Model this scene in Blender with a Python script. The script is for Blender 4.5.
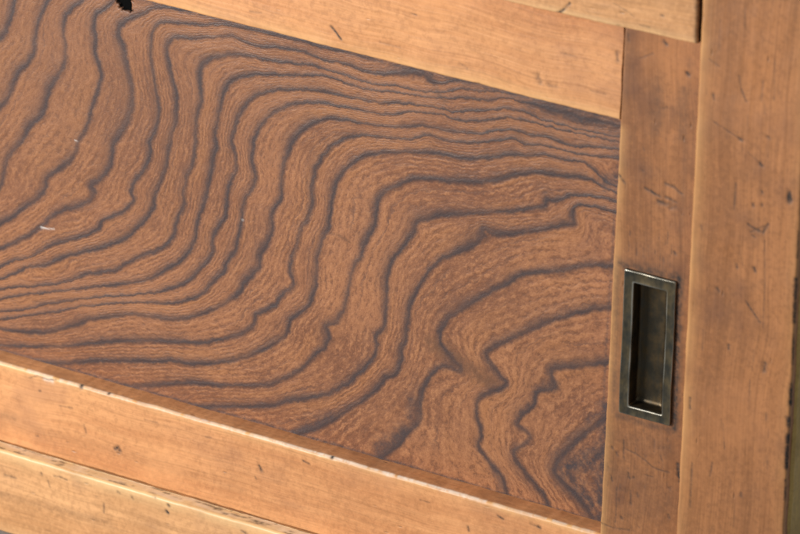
import bpy, math
import numpy as np

# ------------------------------------------------------------------ clear
for o in list(bpy.data.objects):
    bpy.data.objects.remove(o, do_unlink=True)
SC = bpy.context.scene
COL = SC.collection

# ------------------------------------------------------------------ camera
F = 5500.0                                  # focal length in pixels of the 800 px wide photograph
MM = 0.00046                                # metres per photo pixel at the door
DIST = F * MM
YAW, PITCH, ROLL = (math.radians(a) for a in (31.06, 23.47, -1.43))
Z_C = 0.345                                 # height of the point in the middle of the picture
CENTRE = np.array([0.0, 0.0, Z_C])
_f = np.array([-math.sin(YAW) * math.cos(PITCH), math.cos(YAW) * math.cos(PITCH), -math.sin(PITCH)])
_r = np.array([math.cos(YAW), math.sin(YAW), 0.0])
_d = np.cross(_f, _r)
AX_I = math.cos(ROLL) * _r + math.sin(ROLL) * _d
AX_J = -math.sin(ROLL) * _r + math.cos(ROLL) * _d
AX_K = _f
EYE = CENTRE - AX_K * DIST


def ray(u, v):
    return AX_K + AX_I * ((u - 400.0) / F) + AX_J * ((v - 267.0) / F)


def at(u, v, y):
    """point of the plane Y = y seen at photo pixel (u, v): returns (x, z)"""
    d = ray(u, v)
    p = EYE + d * ((y - EYE[1]) / d[1])
    return np.array([p[0], p[2]])


def y_at_z(u, v, z):
    d = ray(u, v)
    return (EYE + d * ((z - EYE[2]) / d[2]))[1]


from mathutils import Matrix, Vector
cam = bpy.data.cameras.new('camera')
camo = bpy.data.objects.new('camera', cam)
COL.objects.link(camo)
camo.matrix_world = Matrix(((AX_I[0], -AX_J[0], -AX_K[0], EYE[0]),
                            (AX_I[1], -AX_J[1], -AX_K[1], EYE[1]),
                            (AX_I[2], -AX_J[2], -AX_K[2], EYE[2]),
                            (0, 0, 0, 1)))
cam.sensor_fit = 'HORIZONTAL'
cam.sensor_width = 36.0
cam.lens = F / 800.0 * 36.0
cam.clip_start, cam.clip_end = 0.05, 100.0
cam.dof.use_dof = True
_fx = at(300, 230, 0.012)
cam.dof.focus_distance = float(np.dot(np.array([_fx[0], 0.012, _fx[1]]) - EYE, AX_K))
cam.dof.aperture_fstop = 15.0
SC.camera = camo

# ------------------------------------------------------------------ light
world = bpy.data.worlds.new('World')
SC.world = world
world.use_nodes = True
world.node_tree.nodes['Background'].inputs[0].default_value = (0.93, 0.97, 1.0, 1)
world.node_tree.nodes['Background'].inputs[1].default_value = 0.31


def area(name, loc, target, size, power, col):
    l = bpy.data.lights.new(name, 'AREA')
    l.shape = 'RECTANGLE'
    l.size, l.size_y = size
    l.energy = power
    l.color = col
    o = bpy.data.objects.new(name, l)
    COL.objects.link(o)
    o.location = loc
    o.rotation_euler = (Vector(target) - Vector(loc)).to_track_quat('-Z', 'Y').to_euler()
    return o


area('window_light', (-0.92, -1.12, Z_C + 0.36), (-0.10, 0, Z_C - 0.02), (0.55, 0.5), 31.5, (1.0, 0.96, 0.90))

SC.view_settings.view_transform = 'Standard'
SC.view_settings.look = 'None'
SC.view_settings.exposure = 0.0
SC.view_settings.gamma = 1.0
SC.view_settings.use_curve_mapping = False
SC.render.engine = 'CYCLES'
SC.render.resolution_x, SC.render.resolution_y = 1024, 684

# ------------------------------------------------------------------ numpy noise
RNG = np.random.default_rng(11)


def vnoise(x, y, scale, seed):
    """smooth value noise, -1..1"""
    g = np.random.default_rng(seed).uniform(-1, 1, (128, 128))
    x = np.asarray(x) / scale + 1000.0
    y = np.asarray(y) / scale + 1000.0
    xi, yi = np.floor(x).astype(int), np.floor(y).astype(int)
    fx, fy = x - xi, y - yi
    fx, fy = fx * fx * (3 - 2 * fx), fy * fy * (3 - 2 * fy)
    a, b = g[yi % 128, xi % 128], g[yi % 128, (xi + 1) % 128]
    c, d = g[(yi + 1) % 128, xi % 128], g[(yi + 1) % 128, (xi + 1) % 128]
    return (a * (1 - fx) + b * fx) * (1 - fy) + (c * (1 - fx) + d * fx) * fy


# ------------------------------------------------------------------ node helper
class NT:
    def __init__(self, name):
        self.m = bpy.data.materials.new(name)
        self.m.use_nodes = True
        self.t = self.m.node_tree
        self.t.nodes.clear()
        self.out = self.t.nodes.new('ShaderNodeOutputMaterial')
        self.b = self.t.nodes.new('ShaderNodeBsdfPrincipled')
        self.t.links.new(self.b.outputs[0], self.out.inputs[0])

    def put(self, sock, val):
        if isinstance(val, bpy.types.NodeSocket):
            self.t.links.new(val, sock)
        elif isinstance(val, (tuple, list)) and len(val) == 3 and sock.type == 'RGBA':
            sock.default_value = (*val, 1)
        else:
            sock.default_value = val

    def math(self, op, a, b=None, c=None, clamp=False):
        n = self.t.nodes.new('ShaderNodeMath')
        n.operation = op
        n.use_clamp = clamp
        for i, v in enumerate((a, b, c)):
            if v is not None:
                self.put(n.inputs[i], v)
        return n.outputs[0]

    def attr(self, name):
        n = self.t.nodes.new('ShaderNodeAttribute')
        n.attribute_name = name
        return n.outputs['Fac']

    def obj(self):
        return self.t.nodes.new('ShaderNodeTexCoord').outputs['Object']

    def scale(self, vec, s, off=(0, 0, 0)):
        n = self.t.nodes.new('ShaderNodeMapping')
        self.put(n.inputs['Vector'], vec)
        n.inputs['Scale'].default_value = s
        n.inputs['Location'].default_value = off
        return n.outputs[0]

    def sep(self, vec):
        n = self.t.nodes.new('ShaderNodeSeparateXYZ')
        self.put(n.inputs[0], vec)
        return n.outputs

    def comb(self, x, y, z):
        n = self.t.nodes.new('ShaderNodeCombineXYZ')
        for i, v in enumerate((x, y, z)):
            self.put(n.inputs[i], v)
        return n.outputs[0]

    def noise(self, vec, scale, detail=2.0, rough=0.5):
        n = self.t.nodes.new('ShaderNodeTexNoise')
        self.put(n.inputs['Vector'], vec)
        n.inputs['Scale'].default_value = scale
        n.inputs['Detail'].default_value = detail
        n.inputs['Roughness'].default_value = rough
        return n.outputs['Fac']

    def rng(self, v, a, b, c=0.0, d=1.0, smooth=False):
        n = self.t.nodes.new('ShaderNodeMapRange')
        if smooth:
            n.interpolation_type = 'SMOOTHSTEP'
        n.clamp = True
        for i, q in enumerate((v, a, b, c, d)):
            self.put(n.inputs[i], q)
        return n.outputs[0]

    def mix(self, f, a, b, mode='MIX'):
        n = self.t.nodes.new('ShaderNodeMix')
        n.data_type = 'RGBA'
        n.blend_type = mode
        n.clamp_factor = True
        self.put(n.inputs[0], f)
        self.put(n.inputs[6], a)
        self.put(n.inputs[7], b)
        return n.outputs[2]

    def bump(self, h, strength, dist, normal=None):
        n = self.t.nodes.new('ShaderNodeBump')
        n.inputs['Strength'].default_value = strength
        n.inputs['Distance'].default_value = dist
        self.put(n.inputs['Height'], h)
        if normal is not None:
            self.put(n.inputs['Normal'], normal)
        return n.outputs[0]


# ------------------------------------------------------------------ materials
def frame_wood(name, grain, c_lo, c_hi, c_wear_glint, stain=0.35, rough=0.42):
    """honey coloured conifer wood, grain 'x' or 'z'; attributes dirt (dark marks, painted shade), wear (rubbed edges, painted highlights), chip (pale marks, painted highlight)"""
    n = NT(name)
    p = n.obj()
    if grain == 'x':
        s_broad, s_mid, s_fine = (4, 40, 45), (9, 150, 190), (40, 500, 900)
    else:
        s_broad, s_mid, s_fine = (45, 40, 4), (190, 150, 9), (900, 500, 40)
    # let the grain wander a little
    wob = n.noise(p, 9.0, 2.0)
    wv = n.t.nodes.new('ShaderNodeVectorMath')
    wv.operation = 'ADD'
    n.put(wv.inputs[0], p)
    k = n.math('MULTIPLY', n.math('SUBTRACT', wob, 0.5), 0.018)
    n.put(wv.inputs[1], n.comb(k, 0.0, k))
    q = wv.outputs[0]
    broad = n.noise(n.scale(q, s_broad), 1.0, 3.0)
    mid = n.noise(n.scale(q, s_mid), 1.0, 3.0, 0.6)
    fine = n.noise(n.scale(q, s_fine), 1.0, 2.0, 0.6)
    blotch = n.noise(n.scale(p, (28, 28, 28), (3, 1, 7)), 1.0, 3.0, 0.55)
    f = n.math('ADD', n.math('MULTIPLY', broad, 0.55), n.math('MULTIPLY', mid, 0.45))
    col = n.mix(n.rng(f, 0.34, 0.66, smooth=True), c_lo, c_hi)
    col = n.mix(n.rng(fine, 0.36, 0.72, 0.0, 0.36), col, tuple(c * 0.55 for c in c_lo))
    # thin darker latewood streaks and rubbed paler patches
    lat = n.noise(n.scale(q, tuple(k * w for k, w in zip(s_mid, (0.45, 1.0, 2.6) if grain == 'x' else (2.6, 1.0, 0.45)))), 1.0, 2.0, 0.55)
    col = n.mix(n.rng(lat, 0.55, 0.70, 0.0, 0.34, True), col, tuple(c * 0.62 for c in c_lo))
    mot = n.noise(n.scale(p, (1, 1, 1), (4, 8, 6)), 420.0, 3.0, 0.65)
    col = n.mix(n.rng(mot, 0.36, 0.52, 0.30, 0.0, True), col, tuple(c * 0.55 for c in c_lo))
    col = n.mix(n.rng(mot, 0.54, 0.70, 0.0, 0.25, True), col, tuple(c * 1.15 for c in c_hi))
    rub = n.noise(n.scale(p, (16, 16, 16), (7, 3, 1)), 1.0, 4.0, 0.6)
    col = n.mix(n.rng(rub, 0.48, 0.68, 0.0, 0.40, True), col, tuple(c * 1.12 for c in c_hi))
    col = n.mix(n.rng(rub, 0.30, 0.46, 0.32, 0.0, True), col, tuple(c * 0.72 for c in c_lo))
    # old handling stains, slightly purple brown
    st = n.rng(n.math('MULTIPLY', blotch, n.math('ADD', n.math('MULTIPLY', mid, 0.5), 0.75)), 0.50, 0.74, 0.0, stain, True)
    col = n.mix(st, col, (c_lo[0] * 0.42, c_lo[1] * 0.40, c_lo[2] * 0.55))
    # sparse tiny pits
    v = n.t.nodes.new('ShaderNodeTexVoronoi')
    n.put(v.inputs['Vector'], n.scale(p, (230, 230, 80) if grain == 'z' else (80, 230, 230)))
    v.inputs['Scale'].default_value = 1.0
    pit = n.math('MULTIPLY', n.rng(v.outputs['Distance'], 0.05, 0.16, 1.0, 0.0),
                 n.rng(n.noise(n.scale(p, (60, 60, 60), (9, 2, 4)), 1.0, 1.0), 0.54, 0.66))
    col = n.mix(n.math('MULTIPLY', pit, 0.45), col, (0.06, 0.03, 0.018))
    wear_glint = n.attr('wear_glint')
    col = n.mix(n.math('MULTIPLY', wear_glint, n.rng(mid, 0.25, 0.6, 0.65, 1.0)), col, c_wear_glint)
    chip_glint = n.attr('chip_glint')
    col = n.mix(chip_glint, col, (0.80, 0.68, 0.58))
    dirt_shade = n.attr('dirt_shade')
    dd = n.math('MULTIPLY', dirt_shade, n.rng(n.noise(p, 900.0, 2.0), 0.3, 0.6, 0.7, 1.0))
    col = n.mix(dd, col, (0.028, 0.020, 0.017))
    n.put(n.b.inputs['Base Color'], col)
    n.put(n.b.inputs['Roughness'], n.math('ADD', n.rng(blotch, 0.3, 0.7, rough - 0.06, rough + 0.10),
                                           n.math('MULTIPLY', dirt_shade, 0.2)))
    n.b.inputs['Specular IOR Level'].default_value = 0.42
    h = n.math('ADD', n.math('MULTIPLY', fine, 0.5), n.math('ADD', mid, n.math('MULTIPLY', blotch, 2.0)))
    h = n.math('SUBTRACT', h, n.math('MULTIPLY', pit, 1.0))
    n.put(n.b.inputs['Normal'], n.bump(h, 0.5, 0.0004))
    return n.m


def panel_wood():
    """figured hardwood: growth rings come from the ring field stored on the panel"""
    n = NT('figured_hardwood')
    p = n.obj()
    xyz = n.sep(p)
    x, z = xyz[0], xyz[2]
    T, G = n.attr('ring'), n.attr('ring_slope')          # rings, rings per metre
    w1 = n.math('SUBTRACT', n.noise(p, 230.0, 3.0, 0.6), 0.5)
    w2 = n.math('SUBTRACT', n.noise(n.scale(p, (1, 1, 1), (5, 3, 1)), 900.0, 2.0, 0.6), 0.5)
    wob = n.math('ADD', n.math('MULTIPLY', w1, 0.0026), n.math('MULTIPLY', w2, 0.0011))
    Tw = n.math('ADD', T, n.math('MULTIPLY', wob, G))
    fr = n.math('FRACT', Tw)
    before = n.math('DIVIDE', n.math('SUBTRACT', 1.0, fr), G)
    after = n.math('DIVIDE', fr, G)
    wide = n.noise(n.comb(n.math('MULTIPLY', T, 0.9), n.math('MULTIPLY', x, 22.0), n.math('MULTIPLY', z, 22.0)), 1.0, 2.0)
    wd = n.math('ADD', n.rng(wide, 0.34, 0.68, 0.0015, 0.0056, True), n.math('MULTIPLY', n.attr('thick'), 0.004))
    wd = n.math('MINIMUM', wd, n.math('DIVIDE', 0.30, G))
    aft = n.math('DIVIDE', 0.13, G)
    e1 = n.math('EXPONENT', n.math('MULTIPLY', n.math('POWER', n.math('DIVIDE', before, wd), 1.35), -1.0))
    e2 = n.math('EXPONENT', n.math('MULTIPLY', n.math('POWER', n.math('DIVIDE', after, n.math('MINIMUM', 0.0017, aft)), 2.0), -1.0))
    line = n.math('MAXIMUM', e1, e2)
    core = n.math('MAXIMUM', n.math('EXPONENT', n.math('MULTIPLY', n.math('POWER', n.math('DIVIDE', before, n.math('MINIMUM', n.math('MULTIPLY_ADD', wd, 0.32, 0.0010), n.math('DIVIDE', 0.20, G))), 1.8), -1.0)),
                  n.math('EXPONENT', n.math('MULTIPLY', n.math('POWER', n.math('DIVIDE', after, n.math('MINIMUM', 0.00125, aft)), 2.0), -1.0)))
    stren = n.rng(n.noise(n.scale(p, (1, 1, 1), (1, 4, 9)), 45.0, 2.0), 0.30, 0.58, 0.62, 1.0)
    line = n.math('MULTIPLY', line, stren)
    # ripples of pores running with the rings
    warp = n.math('ADD', n.math('MULTIPLY', n.noise(p, 300.0, 2.0, 0.55), 1.25), n.math('MULTIPLY', n.noise(n.scale(p, (1, 1, 1), (6, 6, 2)), 1000.0, 1.0), 0.45))
    wave = n.math('MULTIPLY_ADD', n.math('SINE', n.math('MULTIPLY', n.math('ADD', n.math('MULTIPLY', T, 5.6), warp), 6.2832)), 0.5, 0.5)
    rip = n.noise(n.comb(n.math('MULTIPLY', Tw, 9.0), n.math('MULTIPLY', x, 210.0), n.math('MULTIPLY', z, 210.0)), 1.0, 2.0, 0.6)
    rip2 = n.noise(n.comb(n.math('MULTIPLY', Tw, 22.0), n.math('MULTIPLY', x, 520.0), n.math('MULTIPLY', z, 520.0)), 1.0, 2.0, 0.65)
    zone = n.rng(n.noise(n.scale(p, (1, 1, 1), (3, 9, 5)), 60.0, 2.0), 0.35, 0.65, 0.25, 1.0, True)
    fleck = n.noise(p, 1500.0, 2.0, 0.6)
    broad = n.noise(n.scale(p, (1, 1, 1), (8, 1, 2)), 14.0, 3.0, 0.55)
    streaky = n.noise(n.comb(n.math('MULTIPLY', T, 1.3), n.math('MULTIPLY', x, 16.0), n.math('MULTIPLY', z, 16.0)), 1.0, 2.0)
    base = n.mix(n.rng(broad, 0.32, 0.68, smooth=True), (0.225, 0.090, 0.043), (0.35, 0.147, 0.066))
    base = n.mix(n.rng(streaky, 0.50, 0.72, 0.0, 0.55), base, (0.40, 0.165, 0.060))
    rn = n.math('ADD', n.math('MULTIPLY', rip, 0.55), n.math('MULTIPLY', rip2, 0.45))
    dash = n.rng(n.noise(n.scale(p, (1, 1, 1), (1, 2, 8)), 650.0, 2.0, 0.6), 0.35, 0.62, 0.15, 1.0)
    r = n.math('ADD', n.math('MULTIPLY', n.math('MULTIPLY', n.math('MULTIPLY', n.math('SUBTRACT', wave, 0.5), zone), dash), 0.30), rn)
    base = n.mix(n.rng(r, 0.47, 0.68, 0.0, 0.60, True), base, (0.49, 0.220, 0.098))
    base = n.mix(n.rng(r, 0.33, 0.50, 0.60, 0.0, True), base, (0.125, 0.050, 0.026))
    base = n.mix(n.rng(fleck, 0.40, 0.62, 0.16, 0.0), base, (0.11, 0.048, 0.032))
    base = n.mix(n.math('MULTIPLY', n.attr('streak_shade'), 0.95), base, (0.165, 0.074, 0.038))
    # faint secondary lines inside the wide rings
    sub = n.math('FRACT', n.math('ADD', n.math('MULTIPLY', Tw, 3.0), n.math('MULTIPLY', w1, 0.6)))
    sub = n.math('MULTIPLY', n.rng(sub, 0.70, 0.97, 0.0, 1.0, True), n.rng(sub, 0.97, 1.0, 1.0, 0.0))
    subm = n.rng(n.noise(n.comb(n.math('MULTIPLY', T, 2.0), n.math('MULTIPLY', x, 30.0), n.math('MULTIPLY', z, 30.0)), 1.0, 2.0), 0.46, 0.66, 0.0, 0.55)
    base = n.mix(n.math('MULTIPLY', sub, subm), base, (0.105, 0.050, 0.036))
    base = n.mix(n.math('MULTIPLY', line, 0.66), base, (0.092, 0.050, 0.040))
    base = n.mix(n.math('MULTIPLY', n.math('MULTIPLY', core, stren), 0.84), base, (0.044, 0.032, 0.035))
    sm = n.math('MULTIPLY', n.attr('dark_tint'), n.rng(r, 0.3, 0.7, 1.0, 0.72))
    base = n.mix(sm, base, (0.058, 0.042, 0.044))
    base = n.mix(n.attr('chip_glint'), base, (0.75, 0.70, 0.66))
    base = n.mix(n.attr('dirt_shade'), base, (0.004, 0.004, 0.004))
    n.put(n.b.inputs['Base Color'], base)
    n.put(n.b.inputs['Roughness'], n.math('ADD', n.rng(fleck, 0.3, 0.7, 0.40, 0.52), n.math('MULTIPLY', n.attr('dirt_shade'), 0.4)))
    n.put(n.b.inputs['Specular IOR Level'], n.math('MULTIPLY_ADD', n.attr('dirt_shade'), -0.38, 0.4))
    h = n.math('ADD', n.math('MULTIPLY', r, 1.0), n.math('MULTIPLY', fleck, 0.3))
    h = n.math('ADD', h, n.math('MULTIPLY', line, 0.35))
    n.put(n.b.inputs['Normal'], n.bump(h, 0.45, 0.00050))
    return n.m


def bronze(name, col, rough):
    n = NT(name)
    p = n.obj()
    a = n.noise(p, 120.0, 3.0, 0.6)
    b = n.noise(n.scale(p, (1, 1, 0.35), (4, 4, 4)), 420.0, 2.0, 0.6)
    c = n.mix(n.rng(a, 0.40, 0.70, 0.0, 0.8), col, tuple(q * k for q, k in zip(col, (1.9, 1.45, 0.85))))
    c = n.mix(n.rng(b, 0.45, 0.75, 0.0, 0.6), c, (0.035, 0.038, 0.034))
    c = n.mix(n.attr('wear_glint'), c, (0.62, 0.60, 0.52))
    n.put(n.b.inputs['Base Color'], c)
    n.b.inputs['Metallic'].default_value = 0.9
    n.put(n.b.inputs['Roughness'], n.rng(a, 0.3, 0.7, rough - 0.08, rough + 0.12))
    n.put(n.b.inputs['Normal'], n.bump(b, 0.25, 0.0003))
    return n.m


M_RAIL = frame_wood('honey_rail_wood', 'x', (0.57, 0.245, 0.098), (0.75, 0.362, 0.155), (0.80, 0.47, 0.20))
M_STILE = frame_wood('amber_stile_wood', 'z', (0.262, 0.106, 0.041), (0.44, 0.186, 0.071), (0.64, 0.35, 0.135), 0.65)
M_POST = frame_wood('amber_post_wood', 'z', (0.305, 0.125, 0.047), (0.455, 0.192, 0.073), (0.62, 0.32, 0.12), 0.45)
M_SILL = frame_wood('honey_sill_wood', 'x', (0.57, 0.275, 0.112), (0.76, 0.405, 0.182), (0.86, 0.60, 0.30), 0.5)
M_SIDE = frame_wood('olive_side_wood', 'z', (0.40, 0.25, 0.065), (0.52, 0.33, 0.09), (0.55, 0.38, 0.14), 0.3, 0.5)
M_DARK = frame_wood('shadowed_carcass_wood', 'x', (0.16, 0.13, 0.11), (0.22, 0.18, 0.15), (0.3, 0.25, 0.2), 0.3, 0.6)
M_PANEL = panel_wood()
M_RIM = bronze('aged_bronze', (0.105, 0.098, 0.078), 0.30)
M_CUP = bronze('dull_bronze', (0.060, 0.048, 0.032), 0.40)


# ------------------------------------------------------------------ objects
def empty(name, loc, label=None, cat=None):
    o = bpy.data.objects.new(name, None)
    COL.objects.link(o)
    o.location = loc
    o.empty_display_size = 0.02
    if label:
        o['label'], o['category'] = label, cat
    return o


def link(name, verts, faces, mat, parent, attrs=None, smooth=True, base=None):
    """mesh object, vertices in world metres, stored relative to the root of the thing"""
    root = parent
    while root is not None and root.parent is not None:
        root = root.parent
    off = np.array(root.location) if root is not None else np.zeros(3)
    v = np.asarray(verts, float) - off
    me = bpy.data.meshes.new(name)
    me.from_pydata(v.tolist(), [], faces)
    me.update()
    if smooth:
        me.polygons.foreach_set('use_smooth', np.ones(len(me.polygons), bool))
    for k, a in (attrs or {}).items():
        at_ = me.attributes.new(k, 'FLOAT', 'POINT')
        at_.data.foreach_set('value', np.asarray(a, np.float32))
    me.materials.append(mat)
    o = bpy.data.objects.new(name, me)
    COL.objects.link(o)
    o.parent = parent
    return o


def seg_dist(X, Z, a, b):
    dx, dz = b[0] - a[0], b[1] - a[1]
    L = dx * dx + dz * dz + 1e-12
    t = np.clip(((X - a[0]) * dx + (Z - a[1]) * dz) / L, 0, 1)
    return np.hypot(X - a[0] - t * dx, Z - a[1] - t * dz)


def stroke(X, Z, pts, width, y):
    """soft brush stroke 0..1 along photo points, width in photo pixels"""
    P = [at(u, v, y) for u, v in pts]
    if len(P) == 1:
        P = [P[0], P[0] + 1e-6]
    d = np.full(X.shape, 9.0)
    for a, b in zip(P[:-1], P[1:]):
        d = np.minimum(d, seg_dist(X, Z, a, b))
    d = d * (1 + 0.35 * vnoise(X, Z, 0.0015, 5))
    core = np.exp(-(d / (width * MM * 0.75)) ** 2)
    return core * np.clip(1.0 + 0.45 * vnoise(X, Z, 0.0022, 17) + 0.35 * vnoise(X, Z, 0.0007, 18), 0.2, 1.15)


def edge_points(L, r0, r1, step):
    e = np.array([0, 0.03, 0.12, 0.28, 0.5, 0.75, 1.0])
    a, b = r0 * e, L - r1 * e[::-1]
    m = max(2, int((b[0] - a[-1]) / step))
    return np.unique(np.concatenate([a, np.linspace(a[-1], b[0], m + 1)[1:-1], b]) / L)


def drop(d, r):
    if r <= 0:
        return np.zeros_like(d)
    t = np.clip(1 - d / r, 0, 1)
    return r * (1 - np.sqrt(np.clip(1 - t * t, 0, 1)))


def board(name, parent, quad, yf, yb, rad, mat, dirt_shade=(), chips_glint=(), soft=(), wear_glint=(0.6, 0.6, 0.6, 0.6), wear_glint_w=2.5e-3,
          hole=None, step=0.00055, seed=1, extra=None, ragged=0.00018, skirt=None, wear_glint_mask=None):
    """plank with a worn, slightly uneven front. quad = TL, TR, BR, BL as (x, z); rad, wear = left, right, top, bottom"""
    TL, TR, BR, BL = (np.asarray(q, float) for q in quad)
    W = 0.5 * (np.linalg.norm(TR - TL) + np.linalg.norm(BR - BL))
    H = 0.5 * (np.linalg.norm(TL - BL) + np.linalg.norm(TR - BR))
    s, t = edge_points(W, rad[0], rad[1], step), edge_points(H, rad[2], rad[3], step)
    S, Tt = np.meshgrid(s, t)
    P = ((1 - S) * (1 - Tt))[..., None] * TL + (S * (1 - Tt))[..., None] * TR + (S * Tt)[..., None] * BR + ((1 - S) * Tt)[..., None] * BL
    X, Z = P[..., 0].copy(), P[..., 1].copy()
    dl, dr, dt, db = S * W, (1 - S) * W, Tt * H, (1 - Tt) * H
    # ragged outline near the arrises
    fall = lambda d: np.exp(-d / 0.002)
    X += ragged * (vnoise(Z, Z * 0, 0.012, seed) + 0.6 * vnoise(Z, Z * 0, 0.003, seed + 1)) * (fall(dl) - fall(dr))
    Z += ragged * (vnoise(X, X * 0, 0.012, seed + 2) + 0.6 * vnoise(X, X * 0, 0.003, seed + 3)) * (fall(db) - fall(dt))
    Y = yf + np.maximum.reduce([drop(dl, rad[0]), drop(dr, rad[1]), drop(dt, rad[2]), drop(db, rad[3])])
    Y = Y + 0.00016 * vnoise(X, Z, 0.03, seed + 4) + 0.00005 * vnoise(X, Z, 0.006, seed + 5)
    D, C = np.zeros_like(X), np.zeros_like(X)
    for pts, w, k in dirt_shade:
        m = stroke(X, Z, pts, w, yf)
        D = np.minimum(np.maximum(D, 1.35 * k * m), 1.0)
        Y = Y + 0.0004 * k * m * min(1.0, w / 3)
    for pts, w, k in soft:
        D = np.maximum(D, k * stroke(X, Z, pts, w, yf))
    for pts, w, k in chips_glint:
        m = stroke(X, Z, pts, w, yf)
        C = np.maximum(C, k * m)
        Y = Y + 0.0003 * k * m
    Wr = np.zeros_like(X)
    for d, k in zip((dl, dr, dt, db), wear_glint):
        if k:
            Wr = np.maximum(Wr, k * np.exp(-(d / wear_glint_w) ** 1.5) * (0.8 + 0.35 * vnoise(X, Z, 0.012, seed + 6)))
    if wear_glint_mask is not None:
        Wr = Wr * wear_glint_mask(X, Z)
    A = {'dirt_shade': D, 'chip_glint': C, 'wear_glint': np.clip(Wr, 0, 1)}
    if extra:
        A.update(extra(X, Z, Y))
        if 'dirt_shade2' in A:
            A['dirt_shade'] = np.maximum(A['dirt_shade'], A.pop('dirt_shade2'))
    ny, nx = X.shape
    V = np.stack([X, Y, Z], -1).reshape(-1, 3)
    idx = np.arange(nx * ny).reshape(ny, nx)
    q = np.stack([idx[:-1, :-1], idx[1:, :-1], idx[1:, 1:], idx[:-1, 1:]], -1).reshape(-1, 4)
    if hole is not None:
        c = V[q].mean(1)
        q = q[~hole(c[:, 0], c[:, 2])]
    rim = np.concatenate([idx[0, :], idx[1:, -1], idx[-1, -2::-1], idx[-2:0:-1, 0]])
    n0 = len(V)
    m = len(rim)
    rows = []
    fr = (0.0, 0.02, 0.05, 0.12, 0.3, 0.5, 0.72, 0.9, 1.0)
    for f in fr:
        b_ = V[rim].copy()
        b_[:, 1] = b_[:, 1] * (1 - f) + yb * f
        rows.append(b_)
    sk = np.concatenate(rows)
    V = np.concatenate([V, sk])
    i = np.arange(m)
    j = (i + 1) % m
    faces = q.tolist()
    for k in range(len(fr) - 1):
        faces += np.stack([n0 + k * m + i, n0 + k * m + j, n0 + (k + 1) * m + j, n0 + (k + 1) * m + i], -1).tolist()
    last = n0 + (len(fr) - 1) * m
    faces += [list(range(last + m - 1, last - 1, -1))]
    attrs = {}
    fade = np.repeat(np.exp(-np.array(fr) * 45), m)
    old = np.clip(0.11 + 0.12 * vnoise(sk[:, 0], sk[:, 1] * 3 + sk[:, 2], 0.011, seed + 9) + 0.10 * vnoise(sk[:, 0], sk[:, 1] * 4 + sk[:, 2], 0.002, seed + 10), 0, 1)  # side faces darkened by grime, with their weaker light painted in
    for k, a in A.items():
        f = a.ravel()
        s_ = np.tile(f[rim], len(fr)) * fade
        if k == 'dirt_shade':
            s_ = np.maximum(s_, old * (1 - fade))
        attrs[k] = np.concatenate([f, s_])
    if skirt is not None:
        for k, a in skirt(sk[:, 0], sk[:, 1], sk[:, 2]).items():
            attrs[k][n0:] = np.maximum(attrs[k][n0:] * (0.35 if k == 'dirt_shade' else 1.0), a)
    return link(name, V, faces, mat, parent, attrs)


def through(p, q, y, u=None, v=None):
    """point on the photo line p-q at column u or row v, lifted to plane y"""
    (x0, y0), (x1, y1) = p, q
    if u is None:
        u = x0 + (v - y0) * (x1 - x0) / (y1 - y0)
    else:
        v = y0 + (u - x0) * (y1 - y0) / (x1 - x0)
    return at(u, v, y)


def cross(l1, l2):
    (a, b), (c, d) = l1, l2
    a, b, c, d = (np.array(k, float) for k in (a, b, c, d))
    M = np.array([b - a, -(d - c)]).T
    t = np.linalg.solve(M, c - a)[0]
    return a + t * (b - a)


# photo lines of the main edges
RAIL_TOP_LOW = ((150, 1.5), (617, 119.5))
LINTEL_LOW = ((500, 0.0), (698.5, 44.6))
RAIL_BOT_FRONT = ((0, 362.8), (592.5, 532.5))
RAIL_BOT_BACK = ((0, 349.7), (592.5, 520.0))
SILL_JOINT = ((0, 441.5), (260, 516.5))
SILL_FRONT = ((0, 450.0), (200, 510.0))
STILE_LEFT = ((624.5, 30.4), (599.8, 534))
POST_LEFT = ((701.5, 0), (675.5, 534))
POST_RIGHT = ((803.0, 160), (783.5, 534))

# depth of the panel behind the frame and of the carcass in front of it
yp = []
for u in (60, 200, 330, 450):
    zf = through(*RAIL_BOT_FRONT, 0.0, u=u)[1]
    vb = RAIL_BOT_BACK[0][1] + (u + 0) * (RAIL_BOT_BACK[1][1] - RAIL_BOT_BACK[0][1]) / RAIL_BOT_BACK[1][0]
    yp.append(y_at_z(u, vb, zf))
Y_PANEL = float(np.mean(yp))
ys = []
for u in (30, 120, 190):
    zf = through(*SILL_JOINT, 0.0, u=u)[1]
    vb = SILL_FRONT[0][1] + u * (SILL_FRONT[1][1] - SILL_FRONT[0][1]) / SILL_FRONT[1][0]
    ys.append(y_at_z(u, vb, zf))
Y_CARC = float(np.mean(ys))
print('panel depth', Y_PANEL, 'carcass front', Y_CARC)
Y_BACK = Y_PANEL + 0.006

# X extents
def line_xz(l, y):
    return at(*l[0], y), at(*l[1], y)


def on_x(l, y, x):
    a, b = line_xz(l, y)
    t = (x - a[0]) / (b[0] - a[0])
    return a + t * (b - a)


def on_z(l, y, z):
    a, b = line_xz(l, y)
    t = (z - a[1]) / (b[1] - a[1])
    return a + t * (b - a)


X_L = at(0, 300, 0.0)[0] - 0.035            # left end of the rails, just out of the picture
Z_SILL = float(np.mean([through(*SILL_JOINT, 0.0, u=u)[1] for u in (0, 130, 260)]))
Z_TOP = at(600, -40, 0.0)[1] + 0.02         # top of the door, behind the lintel
Z_LINTEL_TOP = at(400, -60, Y_CARC)[1] + 0.03
SILL_H = Z_SILL - at(0, 531, Y_CARC)[1]
print('sill z', Z_SILL, 'sill height', SILL_H, 'top', Z_TOP, Z_LINTEL_TOP, 'XL', X_L)

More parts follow.
